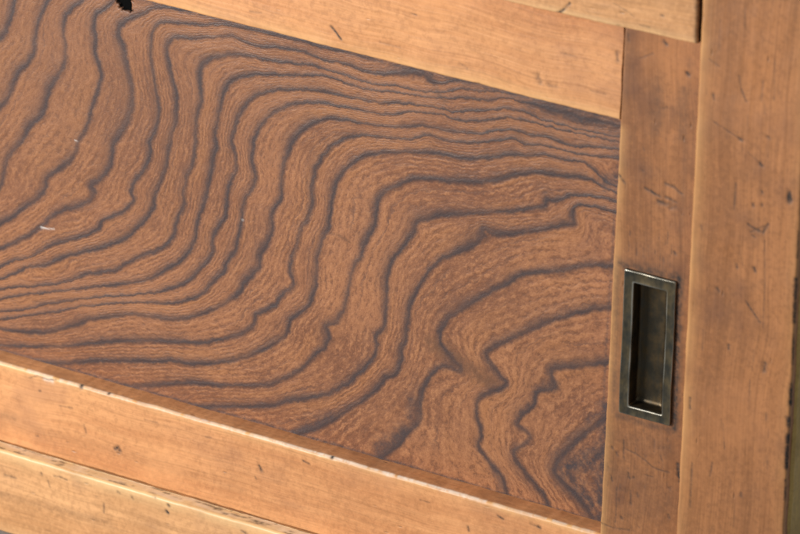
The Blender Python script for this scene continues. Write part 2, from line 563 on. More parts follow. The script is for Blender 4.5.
door = empty('sliding_cabinet_door', (0, 0.006, Z_SILL),
             'sliding door with dark wavy-grained panel framed by honey wood, bronze pull at right', 'cabinet door')
door['kind'] = 'thing'
cab = empty('cabinet', (0, 0.1, Z_SILL - SILL_H - 0.05),
            'worn honey wood cabinet frame around the sliding door: right post, lintel and sill', 'cabinet')

# ------------------------------------------------------------------ the figured panel
RINGS = [
 [(15,0),(12,15),(8,27),(2,37),(-5,44)],
 [(48,0),(42,13),(37,25),(35,37),(35,49),(32,57),(27,65),(20,71),(15,82),(9,96),(4,103),(-3,111)],
 [(82,0),(73,8),(66,16),(63,25),(64,37),(66,50),(66,58),(63,69),(57,79),(52,86),(48,97),(45,108),(42,116),(32,124),(24,139),(14,150),(6,162),(3,180),(-2,190)],
 [(116,-2),(104,9),(96,14),(94,25),(96,37),(95,52),(99,65),(102,72),(101,80),(96,97),(91,110),(89,121),(86,130),(79,140),(76,152),(70,162),(57,171),(46,180),(46,189),(35,201),(22,209),(10,219),(0,224),(-10,229)],
 [(146,12),(132,18),(123,22),(119,30),(120,39),(125,47),(126,60),(129,72),(132,85),(133,97),(132,107),(128,121),(122,132),(115,142),(112,157),(110,167),(101,179),(92,186),(95,192),(92,199),(82,205),(65,210),(52,216),(42,226),(27,236),(12,244),(0,249),(-10,253)],
 [(290,38),(260,31),(238,26),(225,24),(205,25),(190,24),(177,23),(165,21),(156,25),(152,32),(151,43),(151,57),(154,77),(157,95),(159,112),(157,125),(154,134),(150,142),(151,157),(144,170),(134,181),(131,192),(134,200),(125,211),(115,216),(101,221),(100,228),(90,234),(75,239),(60,242),(47,247),(41,251),(30,257),(15,260),(0,267),(-10,271)],
 [(425,75),(410,72),(385,74),(365,72),(350,65),(337,62),(320,59),(302,51),(280,47),(257,46),(242,41),(232,35),(218,37),(205,37),(192,38),(180,37),(172,38),(168,45),(167,54),(170,67),(172,77),(176,90),(177,105),(176,122),(171,135),(169,150),(167,165),(162,180),(155,194),(154,207),(146,220),(136,230),(124,240),(106,247),(83,252),(65,256),(50,264),(27,267),(12,275),(0,279),(-10,282)],
 [(530,95),(500,92),(480,91),(462,88),(446,92),(427,92),(410,89),(397,86),(380,85),(362,81),(337,72),(325,69),(317,66),(300,64),(275,61),(255,57),(242,54),(225,55),(210,59),(203,64),(200,74),(201,87),(202,102),(197,117),(196,132),(196,142),(194,162),(187,177),(184,190),(185,205),(176,222),(174,236),(165,247),(142,256),(125,264),(117,270),(105,272),(87,274),(72,280),(50,285),(25,287),(0,289),(-10,290)],
 [(617,125),(580,116),(542,106),(525,102),(507,97),(487,101),(467,97),(450,98),(427,97),(410,94),(395,92),(380,91),(360,87),(337,80),(325,75),(310,75),(285,75),(257,74),(242,76),(230,82),(225,90),(222,100),(219,115),(215,133),(217,145),(214,155),(211,175),(206,197),(199,217),(195,242),(187,255),(175,265),(162,272),(150,279),(125,284),(95,287),(62,291),(30,294),(0,299),(-10,300)],
 [(617,137),(580,130),(562,125),(540,119),(522,111),(505,109),(480,111),(470,111),(452,112),(435,107),(420,106),(410,104),(392,102),(380,103),(362,99),(345,97),(327,92),(310,90),(282,89),(270,91),(257,95),(250,101),(240,112),(236,124),(231,141),(236,155),(236,170),(230,182),(227,200),(226,215),(217,230),(212,241),(214,251),(207,262),(200,269),(191,280),(178,287),(155,293),(125,296),(100,297),(70,301),(42,305),(25,310),(0,312),(-10,313)],
 [(617,142),(590,136),(560,129),(540,124),(522,119),(505,117),(482,121),(462,121),(442,115),(425,112),(407,111),(397,114),(380,114),(355,109),(330,104),(310,102),(289,105),(276,111),(266,119),(259,129),(254,142),(252,160),(256,177),(252,189),(244,200),(242,220),(239,235),(235,252),(226,264),(224,272),(211,284),(207,291),(196,298),(177,303),(162,303.5),(142,302.5),(110,303.5),(82,306.5),(55,312),(25,316),(0,320),(-10,322)],
 [(617,149),(590,147),(570,146),(550,138),(530,135),(515,130),(495,131),(480,134),(455,132),(435,128),(420,125),(405,127),(385,126),(367,124),(347,120),(330,118),(312,123),(299,133),(292,143),(286,160),(282,175),(281,197),(272,212),(272,230),(268,244),(260,255),(260,267),(244,284),(239,294),(222,305),(204,313),(188,318),(171,320),(150,316),(132,314),(112,316),(90,319),(77,325),(62,329),(45,333),(20,332),(0,329),(-10,328)],
 [(617,157),(600,156),(580,154),(562,150),(542,145),(525,144),(515,138),(500,140),(480,143),(465,143),(442,140),(432,136),(425,134),(415,139),(400,139),(385,137),(362,135),(345,138),(331,146),(322,157),(316,168),(312,185),(313,205),(308,219),(300,230),(297,246),(290,260),(291,275),(295,286),(282,294),(277,304),(256,315),(254,326),(242,334),(220,340),(197,343),(175,342),(150,341),(125,341),(100,343),(70,346),(37,347),(0,346),(-10,345)],
 [(615,187),(600,177),(592,167),(580,161),(560,159),(542,154),(532,156),(512,154),(492,157),(472,159),(455,157),(440,153),(420,152),(400,152),(385,152),(367,155),(355,160),(345,169),(336,182),(332,202),(329,227),(322,240),(317,258),(316,285),(310,305),(290,320),(287,335),(268,347),(252,355),(235,360),(212,364),(187,364),(170,360),(155,362),(125,361),(95,361),(62,364),(30,365),(0,366)],
 [(615,192),(600,185),(590,179),(570,176),(560,175),(537,172),(517,174),(502,179),(480,182),(450,181),(425,178),(412,178),(400,184),(385,192),(377,202),(375,225),(365,243),(361,257),(354,265),(349,285),(345,307),(337,322),(326,326),(330,337),(325,347),(314,356),(302,368),(288,377),(270,385),(245,386),(220,385),(195,383),(170,384),(145,386),(110,388)],
 [(614,201),(590,196),(570,195),(562,200),(552,201),(545,197),(546,206),(530,208),(512,211),(480,213),(460,214),(438,215),(425,220),(416,222),(415,230),(406,243),(392,261),(387,277),(387,302),(385,327),(375,336),(377,347),(374,357),(365,368),(350,382),(330,394),(303,399),(286,401),(275,406),(250,407),(225,407),(190,409)],
 [(614,212),(595,207),(580,205),(574,207),(573,215),(575,224),(560,226),(540,230),(520,233),(502,235),(491,234),(484,227),(485,237),(475,245),(457,253),(440,259),(430,270),(417,290),(410,305),(407,325),(406,340),(401,349),(402,362),(396,374),(384,379),(380,387),(362,401),(344,412),(332,421),(318,428),(300,433),(280,440)],
 [(614,267),(595,265),(580,267),(560,271),(540,272),(520,275),(507,284),(485,295),(465,307),(450,317),(441,329),(439,340),(446,352),(456,363),(463,372),(452,368),(442,366),(434,371),(427,381),(422,392),(420,405),(421,417),(416,427),(406,434),(398,446),(384,456),(370,466)],
 [(611,308),(590,310),(570,315),(550,321),(530,330),(510,340),(491,349),(486,356),(496,369),(507,385),(500,389),(485,394),(477,401),(477,415),(480,425),(482,437),(477,445),(482,452),(495,469),(503,478),(507,492),(509,510)],
 [(608,363),(590,365),(570,367),(553,369),(552,377),(557,387),(545,390),(535,393),(536,400),(532,407),(520,417),(517,425),(527,432),(530,440),(518,448),(514,455),(522,468),(532,480),(545,497),(552,515)],
 [(606,418),(590,430),(575,444),(560,458),(554,470),(563,482),(578,496),(590,512),(596,530)],
]
# lines run together at the right hand edge: leave their crowded ends to the ones further in
Y_P = Y_PANEL


def build_ring_field():
    pts, val = [], []
    for k, L in enumerate(RINGS):
        P = np.array([at(u, v, Y_P) for u, v in L])
        seg = np.linalg.norm(np.diff(P, axis=0), axis=1)
        s = np.concatenate([[0], np.cumsum(seg)])
        m = max(len(L), int(s[-1] / 0.0032))
        ss = np.linspace(0, s[-1], m)
        Q = np.stack([np.interp(ss, s, P[:, 0]), np.interp(ss, s, P[:, 1])], -1)
        pts.append(Q)
        val.append(np.full(len(Q), float(k)))
    return np.concatenate(pts), np.concatenate(val)


def tps(P, v, lam):
    S = 0.1
    P = P / S
    r2 = ((P[:, None] - P[None]) ** 2).sum(-1)
    K = 0.5 * r2 * np.log(r2 + 1e-12)
    n = len(P)
    A = np.zeros((n + 3, n + 3))
    A[:n, :n] = K + lam * np.eye(n)
    A[:n, n] = 1
    A[:n, n + 1:] = P
    A[n:, :n] = A[:n, n:].T
    w = np.linalg.solve(A, np.concatenate([v, np.zeros(3)]))

    def ev(Q):
        Q = Q / S
        out = np.empty(len(Q))
        for a in range(0, len(Q), 8000):
            q = Q[a:a + 8000]
            d2 = (q ** 2).sum(1)[:, None] + (P ** 2).sum(1)[None] - 2 * q @ P.T
            d2 = np.maximum(d2, 0)
            out[a:a + 8000] = (0.5 * d2 * np.log(d2 + 1e-12)) @ w[:n] + w[n] + q @ w[n + 1:]
        return out
    return ev


RP, RV = build_ring_field()
# drop samples where neighbouring lines crowd closer than 1.2 mm (they would fight each other)
keep = np.ones(len(RP), bool)
for a in range(len(RP)):
    d = np.linalg.norm(RP - RP[a], axis=1)
    if np.any((d < 0.0016) & (RV > RV[a]) & keep):
        keep[a] = False
RP, RV = RP[keep], RV[keep]
FIELD = tps(RP, RV, 1e-5)


def bilin(g, x0, z0, h, X, Z):
    a = np.clip((X - x0) / h, 0, g.shape[1] - 1.001)
    b = np.clip((Z - z0) / h, 0, g.shape[0] - 1.001)
    i, j = a.astype(int), b.astype(int)
    fx, fz = a - i, b - j
    return (g[j, i] * (1 - fx) + g[j, i + 1] * fx) * (1 - fz) + (g[j + 1, i] * (1 - fx) + g[j + 1, i + 1] * fx) * fz


PX0 = X_L - 0.004
PX1 = at(618, 300, Y_P)[0] + 0.02
PZ0 = at(590, 525, Y_P)[1] - 0.03
PZ1 = at(560, 105, Y_P)[1] + 0.03
_h = 0.0011
_gx, _gz = np.arange(PX0, PX1 + 2 * _h, _h), np.arange(PZ0, PZ1 + 2 * _h, _h)
_X, _Z = np.meshgrid(_gx, _gz)
_T = FIELD(np.stack([_X.ravel(), _Z.ravel()], -1)).reshape(_X.shape)
_gz_, _gx_ = np.gradient(_T, _h)
_G = np.hypot(_gx_, _gz_)
print('ring samples', len(RP), 'grid', _T.shape, 'range', _T.min(), _T.max())


def panel_attrs(X, Z, Y):
    T = bilin(_T, PX0, PZ0, _h, X, Z)
    G = np.clip(bilin(_G, PX0, PZ0, _h, X, Z), 14.0, 900.0)
    st = lambda pts, w: stroke(X, Z, pts, w, Y_P)
    streak_shade = np.maximum.reduce([
        0.95 * st([(432, 343), (452, 356), (492, 384)], 14),
        0.50 * np.exp(-(np.hypot((X - at(40, 40, Y_P)[0]) / 0.14, (Z - at(40, 40, Y_P)[1]) / 0.10)) ** 2), 0.9 * st([(430, 78), (437, 92), (445, 101)], 5),  # broad upper-left blob paints the weaker light there as browner wood
        0.6 * st([(517, 133), (525, 143), (532, 151)], 6), 0.7 * st([(329, 233), (340, 236), (350, 242)], 2.5),
        0.7 * st([(216, 146), (224, 151), (231, 153)], 3), 0.5 * st([(228, 205), (238, 210)], 2)])
    dark_tint = np.maximum.reduce([
        0.95 * st([(606, 408), (604, 450), (601, 480), (598, 520)], 11),
        0.92 * st([(604, 454), (580, 462), (565, 470)], 19), 0.6 * st([(590, 418), (604, 412)], 8),
        0.88 * st([(572, 480), (585, 497), (598, 512)], 14),
        0.8 * st([(618, 178), (604, 182)], 10), 0.6 * st([(530, 104), (560, 114), (618, 130)], 11),
        0.35 * st([(600, 128), (617, 150)], 14),
        0.7 * st([(302, 431), (318, 424), (330, 417)], 8), 0.7 * st([(378, 448), (392, 440), (403, 432)], 9),
        0.55 * st([(411, 400), (410, 415)], 7), 0.6 * st([(494, 468), (500, 485)], 7)])
    dark_tint = np.maximum.reduce([dark_tint, 0.8 * st([(-60, 332.5), (0, 349.7), (300, 434.5), (592.5, 520.0)], 2.4),  # darker lines along the panel's bottom, right and top borders
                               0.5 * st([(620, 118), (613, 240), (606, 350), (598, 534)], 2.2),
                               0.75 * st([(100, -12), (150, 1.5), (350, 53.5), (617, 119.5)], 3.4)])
    thick = np.maximum.reduce([0.9 * st([(590, 430), (556, 468), (590, 512)], 20), 0.6 * st([(345, 408), (325, 420), (300, 430)], 18), 0.5 * st([(410, 400), (395, 445)], 22),
                               0.35 * st([(450, 315), (500, 288), (560, 270)], 25), 0.35 * st([(460, 250), (500, 234), (560, 226)], 22),
                               0.3 * st([(500, 345), (550, 322)], 20)])
    knot = np.zeros_like(X)
    K = [at(u, v, Y_P) for u, v in ((121, -5), (123.5, 0), (125.5, 4), (127.5, 6.5))]
    for (a, b), w in zip(zip(K[:-1], K[1:]), (8.6, 8.0, 6.0)):
        d = seg_dist(X, Z, a, b) * (1 + 0.25 * vnoise(X, Z, 0.002, 3) + 0.2 * vnoise(X, Z, 0.0008, 4))
        knot = np.maximum(knot, np.clip((w * MM - d) / (1.2 * MM) + 0.5, 0, 1))
    Y += 0.0016 * np.clip(knot * 1.6 - 0.6, 0, 1)                           # a real hollow
    Y -= 0.00006 * vnoise(T * 6, X * 150 + Z * 90, 1.0, 8)
    return {'ring': T, 'ring_slope': G, 'streak_shade': streak_shade, 'dark_tint': dark_tint, 'thick': thick, 'dirt_shade2': np.clip(knot * 3, 0, 1)}


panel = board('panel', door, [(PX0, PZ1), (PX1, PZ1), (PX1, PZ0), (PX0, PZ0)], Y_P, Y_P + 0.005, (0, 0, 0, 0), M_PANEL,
              chips_glint=[([(41, 227.3), (48, 228.6), (54, 229)], 0.95, 0.62), ([(75, 140), (77, 140.5)], 1.1, 0.6),
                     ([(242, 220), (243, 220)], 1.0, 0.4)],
              wear_glint=(0, 0, 0, 0), step=0.00058, extra=panel_attrs, seed=3, ragged=0.0)

# ------------------------------------------------------------------ door frame
c_tr = at(*cross(RAIL_TOP_LOW, STILE_LEFT), 0.0)
GAP = 0.00012
stile_top = on_z(STILE_LEFT, 0.0, Z_TOP)
stile_bot = on_z(STILE_LEFT, 0.0, Z_SILL)
rail_r_top = stile_top - [GAP, 0]
top_rail = board('top_rail', door,
                 [(X_L, Z_TOP), rail_r_top, c_tr - [GAP, 0], on_x(RAIL_TOP_LOW, 0.0, X_L)],
                 0.0, Y_BACK, (0.0003, 0.0003, 0.001, 0.0011), M_RAIL,
                 dirt_shade=[([(331, 26), (336, 32), (341, 39)], 1.8, 0.8), ([(475, 84), (478, 85)], 2.2, 0.7),
                       ([(537, 75), (540, 81)], 4.5, 0.42), ([(548, 84), (556, 87)], 3.0, 0.25), ([(411, 13), (417, 15)], 1.3, 0.5),
                       ([(460, 63), (466, 68)], 2.0, 0.35), ([(617, 52), (617.5, 60)], 2.5, 0.4), ([(250, 11), (262, 13)], 1.2, 0.3),
                       ([(560, 52), (575, 56)], 1.2, 0.35), ([(590, 90), (606, 94)], 1.2, 0.3), ([(380, 42), (400, 47)], 1.2, 0.25)],
                 wear_glint=(0, 0, 0.2, 0.55), wear_glint_w=4.5e-3, seed=21)
br_r_top = at(*cross(RAIL_BOT_FRONT, STILE_LEFT), 0.0)
arris = []
_ra = np.random.default_rng(3)
_u = -40.0
while _u < 592:                              # rubbed upper arris with its white highlight painted on, in broken runs
    _l = _ra.uniform(8, 46)
    _v = lambda u: 362.8 + (u + 0.0) * 169.7 / 592.5 + 0.4
    _k = 0.9 if _u > 260 else 0.62
    arris.append(([(_u, _v(_u)), (min(_u + _l, 592), _v(min(_u + _l, 592)))], _ra.uniform(1.1, 2.5), _k * _ra.uniform(0.45, 0.95)))
    _u += _l + _ra.uniform(-2, 9)
bottom_rail = board('bottom_rail', door,
                    [on_x(RAIL_BOT_FRONT, 0.0, X_L), br_r_top - [GAP, 0], stile_bot - [GAP, 0], (X_L, Z_SILL)],
                    0.0, Y_BACK, (0.0003, 0.0003, 0.0014, 0.0006), M_RAIL,
                    dirt_shade=[([(115, 449), (118, 447), (120, 451)], 3.2, 0.8), ([(81, 382), (81, 387)], 3.2, 0.9), ([(108, 390), (108, 394)], 2.4, 0.75),
                          ([(63, 378), (64, 379)], 2.2, 0.6), ([(36, 436), (38, 436)], 1.8, 0.45), ([(39, 391), (41, 391)], 1.4, 0.5),
                          ([(259, 466), (261, 470)], 2.6, 0.6), ([(255, 477), (256, 479)], 1.6, 0.45), ([(330, 455), (331, 458)], 2.6, 0.8),
                          ([(303, 461), (309, 464)], 1.7, 0.6), ([(372, 467), (376, 468)], 1.4, 0.55), ([(498, 516), (503, 519)], 1.6, 0.6),
                          ([(531, 524), (540, 528)], 1.7, 0.65), ([(468, 527), (469, 531)], 1.8, 0.55), ([(60, 406), (72, 408)], 1.3, 0.35),
                          ([(84, 425), (86, 433)], 1.6, 0.35), ([(30, 378), (37, 376), (48, 380), (56, 380)], 1.1, 0.5),
                          ([(205, 437), (212, 438)], 1.2, 0.3), ([(145, 420), (158, 423)], 1.1, 0.25), ([(420, 500), (430, 503)], 1.2, 0.4)],
                    soft=[([(0, 415), (14, 419)], 7, 0.3), ([(0, 422), (120, 452), (240, 490)], 9, 0.10)],
                    chips_glint=[([(44, 379), (52, 381)], 3.0, 0.6), ([(84, 385), (95, 388)], 1.8, 0.7),
                           *arris],
                    wear_glint=(0, 0, 0.9, 0.2), wear_glint_w=2.2e-3, seed=31)

# bronze pull: corners in the photograph
HO = [(623.2, 268.7), (675.7, 281.8), (670.0, 426.8), (618.7, 413.0)]
HI = [(633.0, 283.0), (667.3, 291.5), (660.8, 416.3), (628.3, 405.3)]
Y_RIM = -0.0014
ho = np.array([at(u, v, Y_RIM) for u, v in HO])
hx0, hx1 = ho[[0, 3], 0].mean(), ho[[1, 2], 0].mean()
hz0, hz1 = ho[[2, 3], 1].mean(), ho[[0, 1], 1].mean()
hi = np.array([at(u, v, Y_RIM) for u, v in HI])
ix0, ix1 = hi[[0, 3], 0].mean(), hi[[1, 2], 0].mean()
iz0, iz1 = hi[[2, 3], 1].mean(), hi[[0, 1], 1].mean()
print('handle mm', (hx1 - hx0) * 1e3, (hz1 - hz0) * 1e3, 'opening', (ix1 - ix0) * 1e3, (iz1 - iz0) * 1e3)
rng = np.random.default_rng(5)
stile_dirt = [([(628, 34), (629, 40)], 1.6, 0.5), ([(664, 41), (667, 44)], 2.4, 0.6), ([(687, 73), (689, 75)], 2.4, 0.8),
              ([(653, 53), (640, 58)], 1.2, 0.35), ([(663, 108), (667, 107)], 1.3, 0.4), ([(643, 147), (644, 150)], 1.3, 0.45),
              ([(645, 188), (652, 192), (660, 197)], 2.0, 0.68), ([(665, 183), (674, 187), (682, 194)], 2.2, 0.5),
              ([(658, 201), (666, 204), (672, 205)], 2.8, 0.6), ([(670, 208), (676, 206)], 2.6, 0.55), ([(666, 197), (676, 202)], 2.4, 0.5),
              ([(619.5, 175), (624.5, 183)], 2.0, 0.6), ([(674, 252), (676, 254)], 2.2, 0.65), ([(640, 169), (644, 171)], 1.3, 0.4),
              ([(626, 449), (636, 454), (646, 461), (652, 467), (659, 470), (669, 472.6)], 1.5, 0.42),
              ([(628.5, 473), (628, 477), (631, 479), (634, 477)], 1.7, 0.6), ([(616.7, 487), (616, 508), (614.6, 529)], 1.2, 0.5),
              ([(630.4, 491), (630.8, 505)], 1.5, 0.5), ([(623.4, 440), (623.7, 458)], 1.5, 0.5), ([(654, 440), (654, 452)], 1.7, 0.4),
              ([(677.3, 465), (679, 474), (679.8, 482)], 3.0, 0.95), ([(668, 515), (669, 518)], 2.0, 0.55),
              ([(601, 523), (614, 528), (629, 530)], 1.5, 0.5), ([(611, 476), (612, 481)], 2.0, 0.5), ([(619, 499), (620, 503)], 1.9, 0.45),
              ([(637, 493), (638, 497)], 1.9, 0.4), ([(621, 517), (622, 519)], 2.0, 0.5), ([(667, 484), (668, 488)], 1.8, 0.4),
              ([(607, 297), (607, 304)], 2.4, 0.5), ([(606, 326), (606, 333)], 2.2, 0.5), ([(605, 350), (604, 358)], 1.8, 0.4),
              ([(602, 470), (602, 476)], 1.8, 0.5), ([(603, 395), (603, 399)], 1.6, 0.45), ([(616, 452), (617, 455)], 2.2, 0.55),
              ([(612, 447), (613, 449)], 2.0, 0.5), ([(645, 475), (652, 477)], 1.6, 0.4), ([(660, 455), (662, 461)], 1.8, 0.4)]
for k in range(120):                          # scuffing below the pull
    u, v = rng.uniform(604, 672), rng.uniform(430, 532)
    a = rng.uniform(0.5, 5)
    stile_dirt.append(([(u, v), (u + rng.uniform(-1.2, 1.2), v + a)], rng.uniform(0.7, 2.2), rng.uniform(0.05, 0.36)))
for k in range(26):                          # fine vertical scratches above it
    u, v = rng.uniform(628, 672), rng.uniform(228, 258)
    stile_dirt.append(([(u, v), (u - 0.4, v + rng.uniform(4, 14))], 0.9, rng.uniform(0.15, 0.45)))
stile_soft = [([(657, 88), (656, 112), (655, 130)], 9, 0.28), ([(684, 92), (683, 112), (682, 138)], 8, 0.30), ([(645, 165), (643, 180)], 8, 0.14),
              ([(622, 265), (650, 271), (678, 279)], 7.5, 0.75), ([(679, 278), (677, 350), (674, 430)], 6.5, 0.9),
              ([(618, 270), (616, 340), (613, 412)], 5, 0.40), ([(616, 415), (645, 424), (673, 431)], 6, 0.50),
              ([(690, 60), (686, 150), (680, 250)], 4, 0.16), ([(610, 436), (640, 442), (668, 448)], 14, 0.20), ([(606, 466), (640, 480), (668, 500), (620, 520)], 30, 0.20), ([(640, 240), (655, 250)], 22, 0.10)]
X_POST0 = on_z(POST_LEFT, Y_CARC, Z_C)[0]
sr_top, sr_bot = on_z(POST_LEFT, Y_CARC, Z_TOP)[0] + 0.004, on_z(POST_LEFT, Y_CARC, Z_SILL)[0] + 0.004
stile = board('stile', door, [stile_top, (sr_top, Z_TOP), (sr_bot, Z_SILL), stile_bot],
              0.0, Y_BACK, (0.0010, 0.0005, 0.0005, 0.0005), M_STILE, dirt_shade=stile_dirt, soft=stile_soft,
              wear_glint=(0.7, 0.3, 0.0, 0.0), wear_glint_w=3.2e-3, seed=41,  # left edge pale from rubbing, with caught light painted in
              wear_glint_mask=lambda X, Z: np.clip((c_tr[1] - Z) / 0.004, 0.15, 1),
              hole=lambda x, z: (x > ix0 - 0.0016) & (x < ix1 + 0.0016) & (z > iz0 - 0.0016) & (z < iz1 + 0.0016))


def rect_loops(levels, nseg=6, jitter=0.0):
    """levels: (x0, x1, z0, z1, corner radius, y) -> stacked rounded rectangle loops"""
    V = []
    for x0, x1, z0, z1, r, y in levels:
        L = []
        for cx, cz, a0 in ((x1 - r, z1 - r, 0), (x0 + r, z1 - r, 90), (x0 + r, z0 + r, 180), (x1 - r, z0 + r, 270)):
            for k in range(nseg + 1):
                a = math.radians(a0 + 90 * k / nseg)
                L.append((cx + r * math.cos(a), y, cz + r * math.sin(a)))
        # subdivide the straight runs so that the metal can be a little uneven
        L2 = []
        for i, p in enumerate(L):
            q = L[(i + 1) % len(L)]
            L2.append(p)
            if (i + 1) % (nseg + 1) == 0:
                for f in np.linspace(0, 1, 26)[1:-1]:
                    L2.append(tuple(p[c] * (1 - f) + q[c] * f for c in range(3)))
        V.append(L2)
    V = np.array(V)
    if jitter:
        V[..., 1] += jitter * vnoise(V[..., 0] + V[..., 1], V[..., 2], 0.006, 9)
        V[..., 0] += 0.7 * jitter * vnoise(V[..., 2], V[..., 1], 0.008, 10)
    return V


def loft(V, cap=False):
    k, m = V.shape[:2]
    i = np.arange(m)
    j = (i + 1) % m
    F_ = []
    for a in range(k - 1):
        F_ += np.stack([a * m + i, a * m + j, (a + 1) * m + j, (a + 1) * m + i], -1).tolist()
    if cap:
        F_.append([(k - 1) * m + q for q in range(m)])
    return V.reshape(-1, 3), F_


def lv(f, y, r, a=(hx0, hx1, hz0, hz1), b=(ix0, ix1, iz0, iz1)):
    return tuple(p + (q - p) * f for p, q in zip(a, b)) + (r, y)


rimV = rect_loops([lv(0, 0.0012, 0.0009), lv(0, Y_RIM + 0.0006, 0.0009), lv(0.03, Y_RIM + 0.00025, 0.0009), lv(0.09, Y_RIM, 0.0009),
                   lv(0.13, Y_RIM, 0.0009), lv(0.5, Y_RIM + 0.00035, 0.0008), lv(0.85, Y_RIM + 0.0001, 0.0008), lv(0.95, Y_RIM + 0.0001, 0.0008),
                   lv(1.0, Y_RIM + 0.00035, 0.0008), lv(1.02, Y_RIM + 0.001, 0.0008), lv(1.02, 0.0012, 0.0008)], jitter=0.0002)
v_, f_ = loft(rimV)
lev = np.repeat(np.arange(11), rimV.shape[1])
wear_glint_rim = np.where((lev == 2) | (lev == 3), 0.5, np.where((lev == 7) | (lev == 8), 0.75, 0.0)) * (0.3 + 0.6 * vnoise(v_[:, 0], v_[:, 2], 0.01, 77) + 0.3)  # pale rim edges: painted highlights on the rubbed metal
handle = link('handle', v_, f_, M_RIM, door, {'wear_glint': np.clip(wear_glint_rim, 0, 1)})
handle['label'] = 'aged bronze rectangular recessed finger pull'
ib = (ix0, ix1, iz0, iz1)


def cupl(dx0, dx1, dz0, dz1, y, r):
    return (ix0 + dx0, ix1 - dx1, iz0 + dz0, iz1 - dz1, r, y)


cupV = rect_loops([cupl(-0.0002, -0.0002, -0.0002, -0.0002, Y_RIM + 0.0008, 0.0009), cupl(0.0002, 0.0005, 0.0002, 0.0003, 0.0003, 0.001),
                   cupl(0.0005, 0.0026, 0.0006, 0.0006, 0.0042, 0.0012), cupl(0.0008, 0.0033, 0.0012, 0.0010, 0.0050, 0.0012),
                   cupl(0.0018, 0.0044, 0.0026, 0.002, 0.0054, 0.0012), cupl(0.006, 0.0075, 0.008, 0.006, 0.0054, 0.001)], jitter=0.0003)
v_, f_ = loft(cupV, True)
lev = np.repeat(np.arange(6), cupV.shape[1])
link('recess', v_, f_, M_CUP, handle, {'wear_glint': np.where(lev == 0, 0.35, 0.0)})

# ------------------------------------------------------------------ cabinet carcass
lint_r = on_z(((697.6, 0), (696.4, 45)), Y_CARC, at(698, 44.6, Y_CARC)[1])
lint_r_top = np.array([on_z(POST_LEFT, Y_CARC, Z_LINTEL_TOP)[0] - 0.0028, Z_LINTEL_TOP])
lintel = board('lintel', cab, [(X_L, Z_LINTEL_TOP), lint_r_top, lint_r, on_x(LINTEL_LOW, Y_CARC, X_L)],
               Y_CARC, -0.0012, (0.0003, 0.0012, 0.001, 0.001), M_SILL,
               dirt_shade=[([(557, 13.5), (563, 10), (570, 3)], 1.8, 0.8), ([(661, 15), (663, 15.5)], 2.0, 0.6), ([(614, 3), (626, 10), (635, 17)], 0.9, 0.35),
                     ([(640, 25), (650, 27)], 1.0, 0.3)],
               soft=[([(697, 0), (695.5, 42)], 4, 0.45)],
               wear_glint=(0, 0, 0.1, 0.42), wear_glint_w=2.6e-3, seed=51,
               skirt=lambda x, y, z: {'dirt_shade': np.where(x > lint_r[0] - 0.002, 0.93, 0.0)})  # right end blackened: shade of the joint gap painted in
pt = Z_LINTEL_TOP + 0.004
pb = Z_SILL - SILL_H
post_dirt = [([(739, 76), (741, 88), (746, 101)], 1.5, 0.45), ([(713, 94), (714, 99)], 2.0, 0.6), ([(763, 81), (761, 101)], 1.5, 0.4),
             ([(714, 121.5), (727, 130), (739, 138)], 1.0, 0.5), ([(740, 139), (742, 140)], 2.4, 0.7), ([(767, 136), (769, 137)], 2.0, 0.6),
             ([(760, 163), (761.5, 165)], 2.6, 0.7), ([(748, 152), (760, 163)], 0.9, 0.35), ([(709, 59), (719, 66)], 1.1, 0.35),
             ([(789, 193), (789.5, 201)], 3.6, 0.97), ([(762, 191), (762.5, 193)], 2.0, 0.55), ([(753, 204), (753, 206)], 2.2, 0.6), ([(762, 204), (762, 206)], 1.8, 0.55),
             ([(748, 224), (755, 229), (763, 232.5), (768, 224)], 2.0, 0.6), ([(752, 235), (755, 237)], 2.0, 0.5), ([(750, 232), (764, 226)], 1.4, 0.45),
             ([(736, 183.5), (734, 209)], 1.2, 0.45), ([(754, 268), (755, 271)], 2.2, 0.6), ([(736.5, 264), (737, 267)], 1.8, 0.5),
             ([(717, 288), (719, 292)], 2.2, 0.5), ([(746, 301.6), (752, 311), (759.5, 322)], 1.7, 0.65), ([(764.6, 240), (764.6, 288), (763, 329)], 0.9, 0.40),
             ([(728.5, 345), (728.5, 349)], 1.9, 0.6), ([(764.5, 363), (764, 371)], 3.0, 0.5), ([(690, 398), (690, 408)], 1.7, 0.55),
             ([(692, 463), (691, 485), (690, 507)], 1.3, 0.5), ([(712, 463), (710, 476)], 1.4, 0.45), ([(722.7, 423), (724.5, 449)], 1.1, 0.35),
             ([(741, 493), (741, 496)], 1.8, 0.5), ([(766, 414), (766, 419)], 1.8, 0.4), ([(701, 225), (702, 229)], 1.5, 0.4),
             ([(775, 60), (774, 100)], 1.1, 0.3), ([(720, 20), (719, 50)], 1.0, 0.25), ([(745, 8), (745, 30)], 1.0, 0.25),
             ([(703, 330), (702, 350)], 1.0, 0.3), ([(750, 380), (749, 410)], 1.0, 0.3), ([(735, 505), (734, 528)], 1.0, 0.3),
             ([(795.5, 280), (794.5, 300), (793.5, 322)], 2.2, 0.85), ([(791.5, 385), (790, 405)], 2.4, 0.9), ([(788.5, 418), (788, 426)], 2.6, 0.9),
             ([(787.5, 436), (786, 468)], 2.4, 0.85), ([(785, 480), (784.5, 500)], 1.4, 0.6), ([(793, 335), (792, 365)], 1.2, 0.5),
             ([(798, 232), (797, 258)], 1.4, 0.5)]
for k in range(60):
    u, v = rng.uniform(704, 786), rng.uniform(0, 534)
    post_dirt.append(([(u, v), (u + rng.uniform(-0.8, 0.8), v + rng.uniform(0.5, 16))], rng.uniform(0.6, 1.8), rng.uniform(0.05, 0.22) ** 1.0))
